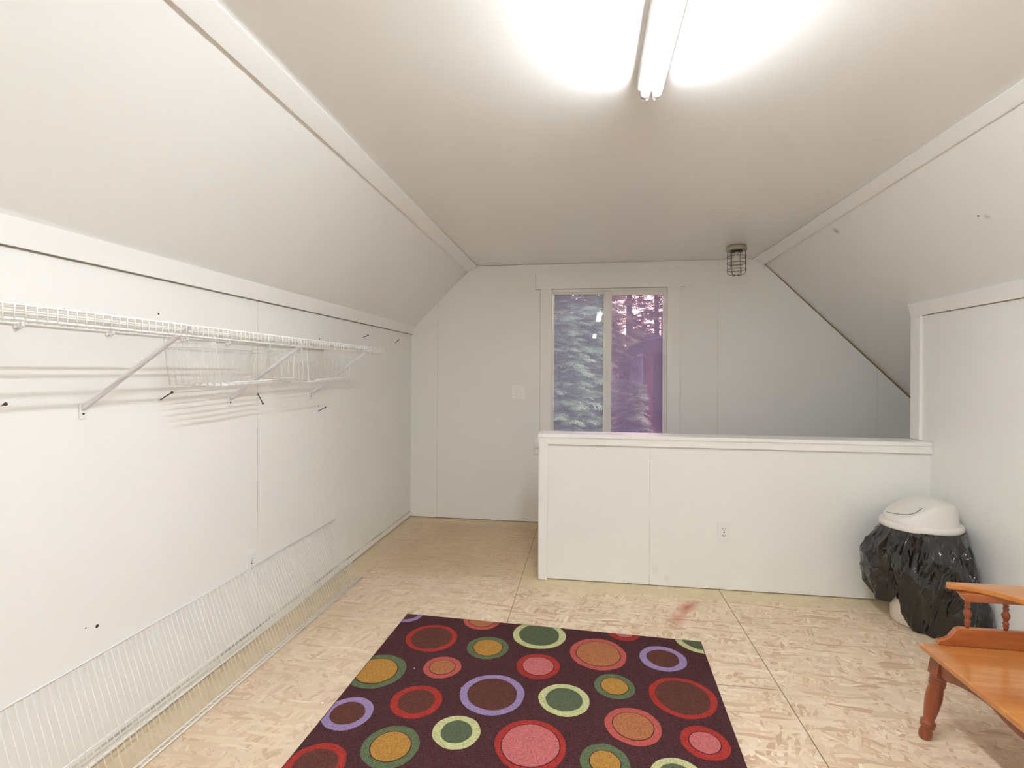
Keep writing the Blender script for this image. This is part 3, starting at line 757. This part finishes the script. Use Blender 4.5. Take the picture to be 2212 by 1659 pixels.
for i in range(NA):
    for j in range(NS+1):
        inn = 1 if 0 < j < NS else 0
        deg = -180+360*i/NA
        tb = interp(BT, deg); a = math.radians(deg); d = FW*math.cos(a)+RT*math.sin(a)
        s_ = j/NS
        r = interp([(0,tb[0]),(.25,tb[1]),(.5,tb[2]),(.75,tb[3]),(1,tb[4])], s_)
        z = .512-(.512-tb[5])*s_
        env = min(1, s_*5)
        # long gathered folds fanning out from the rim, with sharp creases
        q = Vector((deg*.030, s_*1.1, .5)); fo = 0; wr = noise.noise(q)*1.6
        for fq, am, ph, tw in ((8,.022,.4,1.5),(13,.013,1.9,-2.4),(21,.006,.7,3.2)):
            t_ = (a*fq/(2*PI)+ph+tw*s_*.35+wr*.5) % 1; fo += am*(abs(2*t_-1)-.5)
        cr = 0; q = Vector((deg*.042+s_*.6, s_*2.0+deg*.010, 1.5))
        for oc, am, pw in ((.8,.021,2.0),(1.8,.009,1.8),(4.2,.0026,1.5)):
            n_ = noise.noise(q*oc+Vector((oc*7,0,0))); cr += am*(max(0, 1-2.4*abs(n_))**pw-.30)
        r2 = r+env*(fo*(.6+.5*s_)+cr-.004)
        z2 = z+env*.006*noise.noise(Vector((deg*.09, s_*2, 3)))*s_
        p = TC+d*max(r2, .134+.03*(z2/.5)); p.z = max(z2, .003)
        p.x = min(p.x, 1.945); p.y = min(p.y, YH-.004)
        idx[i,j] = len(m.v); m.v.append(tuple(p))
for i in range(NA):
    i2 = (i+1) % NA
    for j in range(NS): m.face([idx[i,j], idx[i2,j], idx[i2,j+1], idx[i,j+1]], True)
mb, nt, b = newmat('black_bag_film'); N = NT(nt)
b.inputs['Base Color'].default_value = (.005,.005,.005,1); b.inputs['Roughness'].default_value = .10; b.inputs['Specular IOR Level'].default_value = .5; b.inputs['Coat Weight'].default_value = .6; b.inputs['Coat Roughness'].default_value = .05
g_ = N.n('ShaderNodeNewGeometry'); nn_ = N.noise(g_.outputs['Position'], 17, 3, .55, 1.2); N.bump(nn_.outputs[0], .12, .012, b)
tr = N.n('ShaderNodeBsdfTranslucent'); tr.inputs[0].default_value = (.16,.15,.09,1)
mx = N.n('ShaderNodeMixShader'); mx.inputs[0].default_value = .03; out = [x for x in nt.nodes if x.type == 'OUTPUT_MATERIAL'][0]
N.l(b.outputs[0], mx.inputs[1]); N.l(tr.outputs[0], mx.inputs[2]); N.l(mx.outputs[0], out.inputs[0])
bag = m.build('trash_bag', mb, recalc=False)
tag(bag, 'glossy black bin liner draped over the outside of the white trash can', 'trash bag')

# ------------------------------------------------------------------ STEP TABLE
ST = thing('side_table', (1.45, 1.7, 0), 'maple two-tier side table with turned legs at the right edge of the photo', 'side table')
W_top = wood('maple_top', lin(162,96,44), lin(186,118,56), lin(204,142,72), (1.2,10,10), .28, .5)
W_leg = wood('red_maple', lin(108,44,18), lin(130,58,26), lin(150,74,36), (10,10,1.5), .3, .5)
W_gal = wood('maple_board', lin(136,66,26), lin(158,84,36), lin(178,104,50), (2,10,10), .3, .5)
TX0, TX1, TY0, TY1 = 1.205, 1.70, 1.25, 2.032
m = MB(); m.prism([(TX0+.003,TY1),(TX1,TY1),(TX1,TY0),(TX0,TY0)], 'z', .3085, .330); m.build('table_top', W_top, ST, bevel=.006, seg=3)
# scalloped aprons
def apron(prof, axis, a0, a1):
    m = MB(); m.prism(prof, axis, a0, a1); m.build('apron', W_leg, ST, bevel=.0015)
def scallop(L, top, d0, n=40):
    pts = [(0,top)]
    for i in range(n+1):
        t = i/n; s_ = abs(2*t-1)               # 1 at ends, 0 at middle
        if s_ > .86: dep = d0
        elif s_ > .28: q = (s_-.28)/.58; dep = d0*.40+d0*.60*(q**2.2)
        else: q = s_/.28; dep = d0*.42+d0*.25*math.cos(q*PI/2)
        pts.append((t*L, top-dep))
    pts.append((L,top)); return pts
sc = scallop(TY1-TY0-.12, .3084, .060)
apron([(TY0+.06+u, z) for u, z in sc], 'x', TX0+.030, TX0+.046)
apron([(TY0+.06+u, z) for u, z in sc], 'x', TX1-.046, TX1-.030)
sc = scallop(TX1-TX0-.12, .3084, .060)
apron([(TX0+.06+u, z) for u, z in sc], 'y', TY1-.052, TY1-.036)
apron([(TX0+.06+u, z) for u, z in sc], 'y', TY0+.036, TY0+.052)
def leg(tx, ty, fx_, fy_):
    top = Vector((tx,ty,.3084)); ft = Vector((fx_,fy_,.0)); m = MB()
    m.prism([(-.024,-.024),(.024,-.024),(.024,.024),(-.024,.024)], 'z', .238, .3084)
    b = [((tx if z > .3 else tx+(fx_-tx)*.2)+x, (ty if z > .3 else ty+(fy_-ty)*.2)+y, z) for x, y, z in m.v]; m.v = b
    prof = [(.0,.0218,),(.02,.0240)]
    P = [(.2379,.0225),(.234,.0215),(.230,.0250),(.225,.0250),(.222,.0225),(.218,.0250),(.213,.0250),(.210,.0222),(.206,.0245),(.201,.0240),(.197,.0215),(.18,.0235),(.155,.0250),(.12,.0225),(.09,.0190),(.074,.0160),(.069,.0175),(.064,.0225),(.058,.0235),(.054,.0205),(.051,.0228),(.046,.0225),(.042,.0165),(.037,.0165),(.028,.0195),(.018,.0205),(.006,.0190),(.0,.0170)]
    pts = [top.lerp(ft, 1-z/.3084) for z, r in P]
    m.tube(pts, .02, 20, rs=[r for z, r in P])
    return m.build('leg', W_leg, ST)
leg(1.258, 1.985, 1.212, 2.006); leg(1.258, 1.300, 1.212, 1.272); leg(1.645, 1.985, 1.690, 2.006); leg(1.645, 1.300, 1.690, 1.272)
# gallery board on the back edge
g0 = [(1.268,.3302),(1.262,.338),(1.266,.347),(1.285,.353),(1.300,.362),(1.312,.378),(1.322,.392),(1.334,.397),(1.69,.397),(1.69,.3302)]
m = MB(); m.prism(g0, 'y', 2.018, 2.036); m.build('gallery_board', W_gal, ST, bevel=.003)
SPR = [(0,.0058),(.006,.0062),(.010,.0082),(.014,.0088),(.018,.0068),(.022,.0094),(.026,.0094),(.030,.0066),(.036,.0072),(.048,.0120),(.056,.0122),(.066,.0075),(.071,.0066),(.075,.0094),(.079,.0090),(.083,.0066),(.087,.0085),(.091,.0078),(.096,.0060),(.0985,.0056)]
for x, y in ((1.362,2.027),(1.484,2.027),(1.606,2.027)):
    m = MB(); m.lathe([(r,z) for z,r in SPR], (x,y,.3965), 20); m.build('spindle', W_leg, ST)
# bracket rail under the upper shelf
m = MB(); m.prism([(1.330,.5235),(1.352,.494),(1.690,.494),(1.690,.5235)], 'y', 2.012, 2.040); m.build('shelf_rail', W_gal, ST, bevel=.003)
# upper shelf with curved front
fr = [(1.306,2.050),(1.314,2.040),(1.345,2.036),(1.385,2.024),(1.425,2.000),(1.452,1.970),(1.475,1.935),(1.50,1.900),(1.54,1.875),(1.60,1.862),(1.69,1.858)]
m = MB(); m.prism(fr+[(1.69,2.066),(1.316,2.066)], 'z', .524, .545); m.build('upper_shelf', W_top, ST, bevel=.005, seg=3)
# rear support of the upper tier on the right side
m = MB(); m.prism([(1.868,.3302),(1.868,.5235),(2.011,.5235),(2.011,.3302)], 'x', 1.672, 1.688); m.build('end_board', W_gal, ST, bevel=.002)

# ------------------------------------------------------------------ OUTDOORS
GZ = -2.7
m = MB(); m.box(-40, 40, YF+.3, 60, GZ-.1, GZ)
gnd = simple('forest_ground', lin(92,84,60), .95, var=.4); struct(m.build('ground', gnd), 'ground outside below the window')

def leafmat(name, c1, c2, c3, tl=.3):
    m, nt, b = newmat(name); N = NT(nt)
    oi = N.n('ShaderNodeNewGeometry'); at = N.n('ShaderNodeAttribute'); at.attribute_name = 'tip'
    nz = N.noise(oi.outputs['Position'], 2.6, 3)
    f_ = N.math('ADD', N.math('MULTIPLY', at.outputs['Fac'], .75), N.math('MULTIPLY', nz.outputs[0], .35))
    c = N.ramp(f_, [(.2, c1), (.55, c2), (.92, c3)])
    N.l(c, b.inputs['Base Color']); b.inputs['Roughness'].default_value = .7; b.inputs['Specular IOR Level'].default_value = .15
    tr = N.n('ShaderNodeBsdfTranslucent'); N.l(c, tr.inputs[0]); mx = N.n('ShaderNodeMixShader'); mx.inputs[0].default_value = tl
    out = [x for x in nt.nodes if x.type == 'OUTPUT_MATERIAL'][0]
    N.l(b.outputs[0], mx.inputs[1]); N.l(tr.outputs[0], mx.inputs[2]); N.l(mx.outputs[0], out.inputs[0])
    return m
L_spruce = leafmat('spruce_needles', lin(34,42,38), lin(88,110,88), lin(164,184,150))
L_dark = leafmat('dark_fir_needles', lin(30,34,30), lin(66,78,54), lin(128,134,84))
L_gold = leafmat('sun_painted_needles', lin(110,104,50), lin(196,184,96), lin(240,226,150), .5)  # sunlight is put into the base colour of these needles
M_bark = simple('bark', lin(86,70,62), .9, bump=(30,.6,.02), var=.4)

import numpy as np
def spray_proto(r_, n=7, spread=.62):
    """unit flat bough along +x in the xy plane: needle blades on side twigs"""
    tris = []
    def blade(p, d, L, w):
        d = d/np.linalg.norm(d); sd = np.array([-d[1], d[0], 0]); sd = sd/max(1e-6, np.linalg.norm(sd))
        tris.append((p-sd*w*.5, p+sd*w*.5, p+d*L))
    def twiglet(p, d, L):
        nn = 4
        for i in range(nn):
            q = p+d*(L*i/nn)
            for sg in (-1, 1):
                ang = sg*r_.uniform(.45,.8); c, s_ = math.cos(ang), math.sin(ang)
                dd = np.array([d[0]*c-d[1]*s_, d[0]*s_+d[1]*c, r_.uniform(-.35,.35)]); blade(q, dd, L*.38*(1-.5*i/nn), L*.10)
        blade(p, d, L*1.05, L*.12)
    for i in range(n):
        t = i/n
        for sg in (-1, 1):
            ang = sg*(.95+r_.uniform(-.15,.15)); d = np.array([math.cos(ang), math.sin(ang), r_.uniform(-.25,.05)])
            twiglet(np.array([t,0,-.08*t*t]), d, spread*(1-.75*t)*r_.uniform(.8,1.1)+.05)
    twiglet(np.array([.78,0,-.06]), np.array([1,0,-.1]), .3)
    return np.array(tris, dtype=np.float32)
PR = [spray_proto(random.Random(100+i)) for i in range(4)]
def foliage_mesh(name, H, R, z0, nb, seed, droop, slen, mat, top=.06):
    r_ = random.Random(seed); out = []; tips = []
    for i in range(nb):
        k = z0+(1-z0)*(i+.5)/nb; Lb = R*((1-(k-z0)/(1-z0))*(1-top)+top)*r_.uniform(.7,1.12)
        az = i*2.39996+r_.uniform(-.4,.4); base = np.array([0,0,k*H]); el = r_.uniform(-.10,.22)
        dh = np.array([math.cos(az), math.sin(az), 0]); sd = np.array([-math.sin(az), math.cos(az), 0])
        st = max(2, int(Lb/(slen*.42))); 
        for j in range(st):
            f_ = (j+.6)/st
            if f_ < .10: continue
            p = base+dh*(Lb*f_)+np.array([0,0,1])*(Lb*(el*f_-droop*f_*f_+.12*f_**4))
            for sg in ((-1,1) if j < st-1 else (0,)):
                a2 = sg*r_.uniform(.55,.95); d = dh*math.cos(a2)+sd*math.sin(a2); d = d+np.array([0,0,-droop*f_+r_.uniform(-.22,.18)]); d /= np.linalg.norm(d)
                up = np.array([r_.uniform(-.3,.3), r_.uniform(-.3,.3), 1.]); y_ = np.cross(up, d); y_ /= np.linalg.norm(y_); z_ = np.cross(d, y_)
                L = slen*r_.uniform(.75,1.25)*(1.1-.35*f_)
                M = np.stack([d, y_, z_])*L
                pv = PR[r_.randrange(4)]; out.append(pv@M+p)
                tv = np.clip(.15+.45*f_+.40*pv[:,:,0]+r_.uniform(-.15,.15), 0, 1); tips.append(tv.ravel())
    V = np.concatenate(out).reshape(-1, 3)
    me = bpy.data.meshes.new(name); n = len(V)//3
    me.vertices.add(len(V)); me.vertices.foreach_set('co', V.astype(np.float32).ravel())
    me.loops.add(len(V)); me.loops.foreach_set('vertex_index', np.arange(len(V), dtype=np.int32))
    me.polygons.add(n); me.polygons.foreach_set('loop_start', np.arange(0, len(V), 3, dtype=np.int32)); me.polygons.foreach_set('loop_total', np.full(n, 3, dtype=np.int32))
    me.materials.append(mat); at = me.attributes.new('tip', 'FLOAT', 'POINT'); at.data.foreach_set('value', np.concatenate(tips).astype(np.float32))
    me.update(calc_edges=True); return me
def trunk_mesh(H, r0, seed):
    m = MB(); nn = 9
    m.tube([(math.sin(i*.5+seed)*.012*H*(i/8), math.cos(i*.4+seed)*.012*H*(i/8), i/(nn-1)*H*.97) for i in range(nn)], r0, 10, rs=[max(.012, r0*(1-.93*i/(nn-1))) for i in range(nn)])
    return m
def tree(name, loc, fol, trk, label, rz=0, sc=1.0, group=None):
    t = thing(name, loc, label, 'tree', group); t.rotation_euler = (0,0,rz); t.scale = (sc,sc,sc)
    for nm, me in (('trunk', trk), ('foliage', fol)):
        o = bpy.data.objects.new(nm, me); C.objects.link(o); o.parent = t
    return t
def tmesh(H, r0, seed):
    o = trunk_mesh(H, r0, seed).build('trunk', M_bark); me = o.data; bpy.data.objects.remove(o); return me
SA = foliage_mesh('spruce_foliage', 5.0, 1.6, .20, 190, 3, .26, .36, L_spruce)
SAt = tmesh(5.0, .09, 1)
FD = foliage_mesh('fir_foliage', 9.5, 2.3, .36, 200, 5, .30, .58, L_dark)
FDt = tmesh(9.5, .15, 2)
FT = foliage_mesh('tall_fir_foliage', 13.0, 2.4, .40, 120, 6, .30, .62, L_dark)
FTt = tmesh(13.0, .26, 3)
FG = foliage_mesh('sun_painted_foliage', 9.0, 2.6, .10, 150, 9, .25, .70, L_gold)
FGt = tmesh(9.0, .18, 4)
tree('spruce_tree', (-.42, 8.7, GZ), SA, SAt, 'pale green spruce nearest the window, filling the lower left pane', .3, 1.0)
tree('spruce_tree', (-.02, 10.9, GZ), SA, SAt, 'taller pale green spruce just left of the middle window bar', 2.2, 1.10)
tree('spruce_tree', (.74, 9.0, GZ), SA, SAt, 'small green spruce in front of the red outbuilding', 4.1, .78)
tree('fir_tree', (-.42, 13.2, GZ), FD, FDt, 'dark fir whose trunk shows above the pale spruce in the left pane', .8, 1.0)
tree('fir_tree', (-2.3, 14.5, GZ), FD, FDt, 'dark fir at the left edge of the left pane', 2.9, .95)
tree('fir_tree', (.45, 17.8, GZ), FD, FDt, 'dark fir standing behind the middle window bar', 1.9, .92)
tree('fir_tree', (1.95, 22.5, GZ), FT, FTt, 'tall fir with a thick bare trunk rising behind the red roof', .2, 1.0)
tree('fir_tree', (3.25, 24.5, GZ), FT, FTt, 'tall fir with a thinner trunk at the right edge of the right pane', 2.5, .92)
GRP = 'distant sunlit trees'
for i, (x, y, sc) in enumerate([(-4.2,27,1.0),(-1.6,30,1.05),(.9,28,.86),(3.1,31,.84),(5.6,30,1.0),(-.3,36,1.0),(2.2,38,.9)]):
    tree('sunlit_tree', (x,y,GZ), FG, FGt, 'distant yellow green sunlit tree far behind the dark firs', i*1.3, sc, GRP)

# red outbuilding
HB = thing('outbuilding', (2.3, 14, GZ), 'dark red board and batten outbuilding with a low roof outside the right pane', 'building')
M_red = simple('red_siding', lin(150,40,46), .8, var=.25); M_redd = simple('shade_painted_siding', lin(58,24,32), .9, var=.3)  # second siding is the red darkened to paint the porch's shade
M_fas = simple('dark_fascia', lin(92,56,62), .8); M_roof = simple('grey_roof', lin(120,110,112), .8); M_wf = simple('white_window_frame', (.75,.74,.78,1), .5); M_gl = simple('dark_window_glass', (.05,.06,.09,1), .1)
A0 = Vector((1.483,12.7,0)); A1 = Vector((1.265,19.6,0)); dA = (A1-A0).normalized(); nA = Vector((-dA.y,dA.x,0)); nA = nA if nA.x < 0 else -nA
LA = (A1-A0).length
def pa(u, off, z): q = A0+dA*u+nA*off; return (q.x, q.y, z)
ztop = 1.86
m = MB(); m.hexa([pa(0,0,GZ),pa(LA,0,GZ),pa(LA,-.16,GZ),pa(0,-.16,GZ),pa(0,0,ztop),pa(LA,0,ztop),pa(LA,-.16,ztop),pa(0,-.16,ztop)])
u = .12
while u < LA:
    m.hexa([pa(u,0,GZ),pa(u+.05,0,GZ),pa(u+.05,.025,GZ),pa(u,.025,GZ),pa(u,0,ztop),pa(u+.05,0,ztop),pa(u+.05,.025,ztop),pa(u,.025,ztop)]); u += .30
for i in range(1):
    w_ = .05+i*.3; q0 = A0-nA*w_; q1 = A0-nA*(w_+.05)
    m.box(min(q0.x,q1.x), max(q0.x,q1.x), A0.y-.028, A0.y+.1, GZ, ztop)
m.build('wall', M_red, HB)
for u0, u1, z0_, z1_ in ((.45,1.30,1.03,1.86-.02),(1.75,2.75,1.03,1.83),(5.2,6.0,1.25,1.82)):
    m = MB()
    for a, b_, c_, d_ in ((u0,u0+.07,z0_,z1_),(u1-.07,u1,z0_,z1_),((u0+u1)/2-.03,(u0+u1)/2+.03,z0_,z1_),(u0,u1,z1_-.07,z1_),(u0,u1,z0_,z0_+.07)):
        m.hexa([pa(a,.02,c_),pa(b_,.02,c_),pa(b_,.07,c_),pa(a,.07,c_),pa(a,.02,d_),pa(b_,.02,d_),pa(b_,.07,d_),pa(a,.07,d_)])
    w_ = m.build('window', M_wf, HB)
    m = MB(); m.hexa([pa(u0+.05,.01,z0_+.05),pa(u1-.05,.01,z0_+.05),pa(u1-.05,.04,z0_+.05),pa(u0+.05,.04,z0_+.05),pa(u0+.05,.01,z1_-.05),pa(u1-.05,.01,z1_-.05),pa(u1-.05,.04,z1_-.05),pa(u0+.05,.04,z1_-.05)]); m.build('pane', M_gl, w_)
# roof slab with overhang and open porch to the right
rf = [(1.52,12.45),(1.00,20.2),(4.8,20.2),(4.8,10.9),(2.4,11.5)]
m = MB(); b_ = len(m.v)
zt = [2.13,2.06,2.2,2.42,2.22]
m.v += [(x,y,z) for (x,y), z in zip(rf, zt)]+[(x,y,z-.30) for (x,y), z in zip(rf, zt)]
m.face(range(5)); m.face([9,8,7,6,5])
for i in range(5): j = (i+1) % 5; m.face([i,j,5+j,5+i])
m.build('fascia', M_fas, HB)
m = MB(); m.v += [(x,y,z+.045) for (x,y), z in zip([(1.46,12.36),(.94,20.3),(4.9,20.3),(4.9,10.8),(2.38,11.4)], zt)]+[(x,y,z+.002) for (x,y), z in zip([(1.46,12.36),(.94,20.3),(4.9,20.3),(4.9,10.8),(2.38,11.4)], zt)]
m.face(range(5)); m.face([9,8,7,6,5])
for i in range(5): j = (i+1) % 5; m.face([i,j,5+j,5+i])
m.build('roof', M_roof, HB)
m = MB(); m.hexa([pa(2.4,-.17,GZ),pa(LA,-.17,GZ),pa(LA,-3.2,GZ),pa(2.4,-3.2,GZ),pa(2.4,-.17,ztop),pa(LA,-.17,ztop),pa(LA,-3.2,ztop),pa(2.4,-3.2,ztop)]); m.build('porch', M_redd, HB)
m = MB(); m.box(1.98,2.24,13.6,13.86,2.1,2.95); m.box(1.95,2.27,13.57,13.89,2.9,2.97); m.build('chimney', simple('brick', lin(176,104,92), .9, var=.3), HB)

# ------------------------------------------------------------------ WORLD AND SUN
w = bpy.data.worlds.new('world'); bpy.context.scene.world = w; w.use_nodes = True; nt = w.node_tree
sky = nt.nodes.new('ShaderNodeTexSky'); sky.sky_type = 'NISHITA'; sky.sun_elevation = math.radians(22); sky.sun_rotation = math.radians(12); sky.sun_disc = False; sky.air_density = 1.2; sky.dust_density = 2
bg = nt.nodes['Background']; nt.links.new(sky.outputs[0], bg.inputs[0]); bg.inputs[1].default_value = .27
sun = bpy.data.lights.new('sun', 'SUN'); sun.energy = 7; sun.angle = .01; sun.color = (1,.86,.55)
so = bpy.data.objects.new('sun', sun); so.rotation_euler = Vector((.80,-.12,.62)).to_track_quat('Z','Y').to_euler(); C.objects.link(so)

# ------------------------------------------------------------------ CAMERA
cam = bpy.data.cameras.new('camera'); co = bpy.data.objects.new('camera', cam); C.objects.link(co)
yaw, roll = .1451, .0056
F_ = Vector((-math.sin(yaw), math.cos(yaw), 0)); R0 = Vector((math.cos(yaw), math.sin(yaw), 0)); U0 = R0.cross(F_)
R1 = R0*math.cos(roll)+U0*math.sin(roll); U1 = -R0*math.sin(roll)+U0*math.cos(roll)
co.matrix_world = Matrix(((R1.x,U1.x,-F_.x,0),(R1.y,U1.y,-F_.y,0),(R1.z,U1.z,-F_.z,1.2984),(0,0,0,1)))
cam.sensor_width = 36; cam.lens = 1087.8/2212*36; cam.shift_y = -21.4/2212; cam.clip_start = .02; cam.clip_end = 200
S = bpy.context.scene; S.camera = co
S.view_settings.view_transform = 'Standard'; S.view_settings.look = 'None'; S.view_settings.exposure = 1.30; S.view_settings.gamma = 1
S.view_settings.use_curve_mapping = False
S.cycles.use_denoising = True
S.cycles.max_bounces = 12; S.cycles.diffuse_bounces = 8; S.cycles.transparent_max_bounces = 16; S.cycles.sample_clamp_indirect = 10
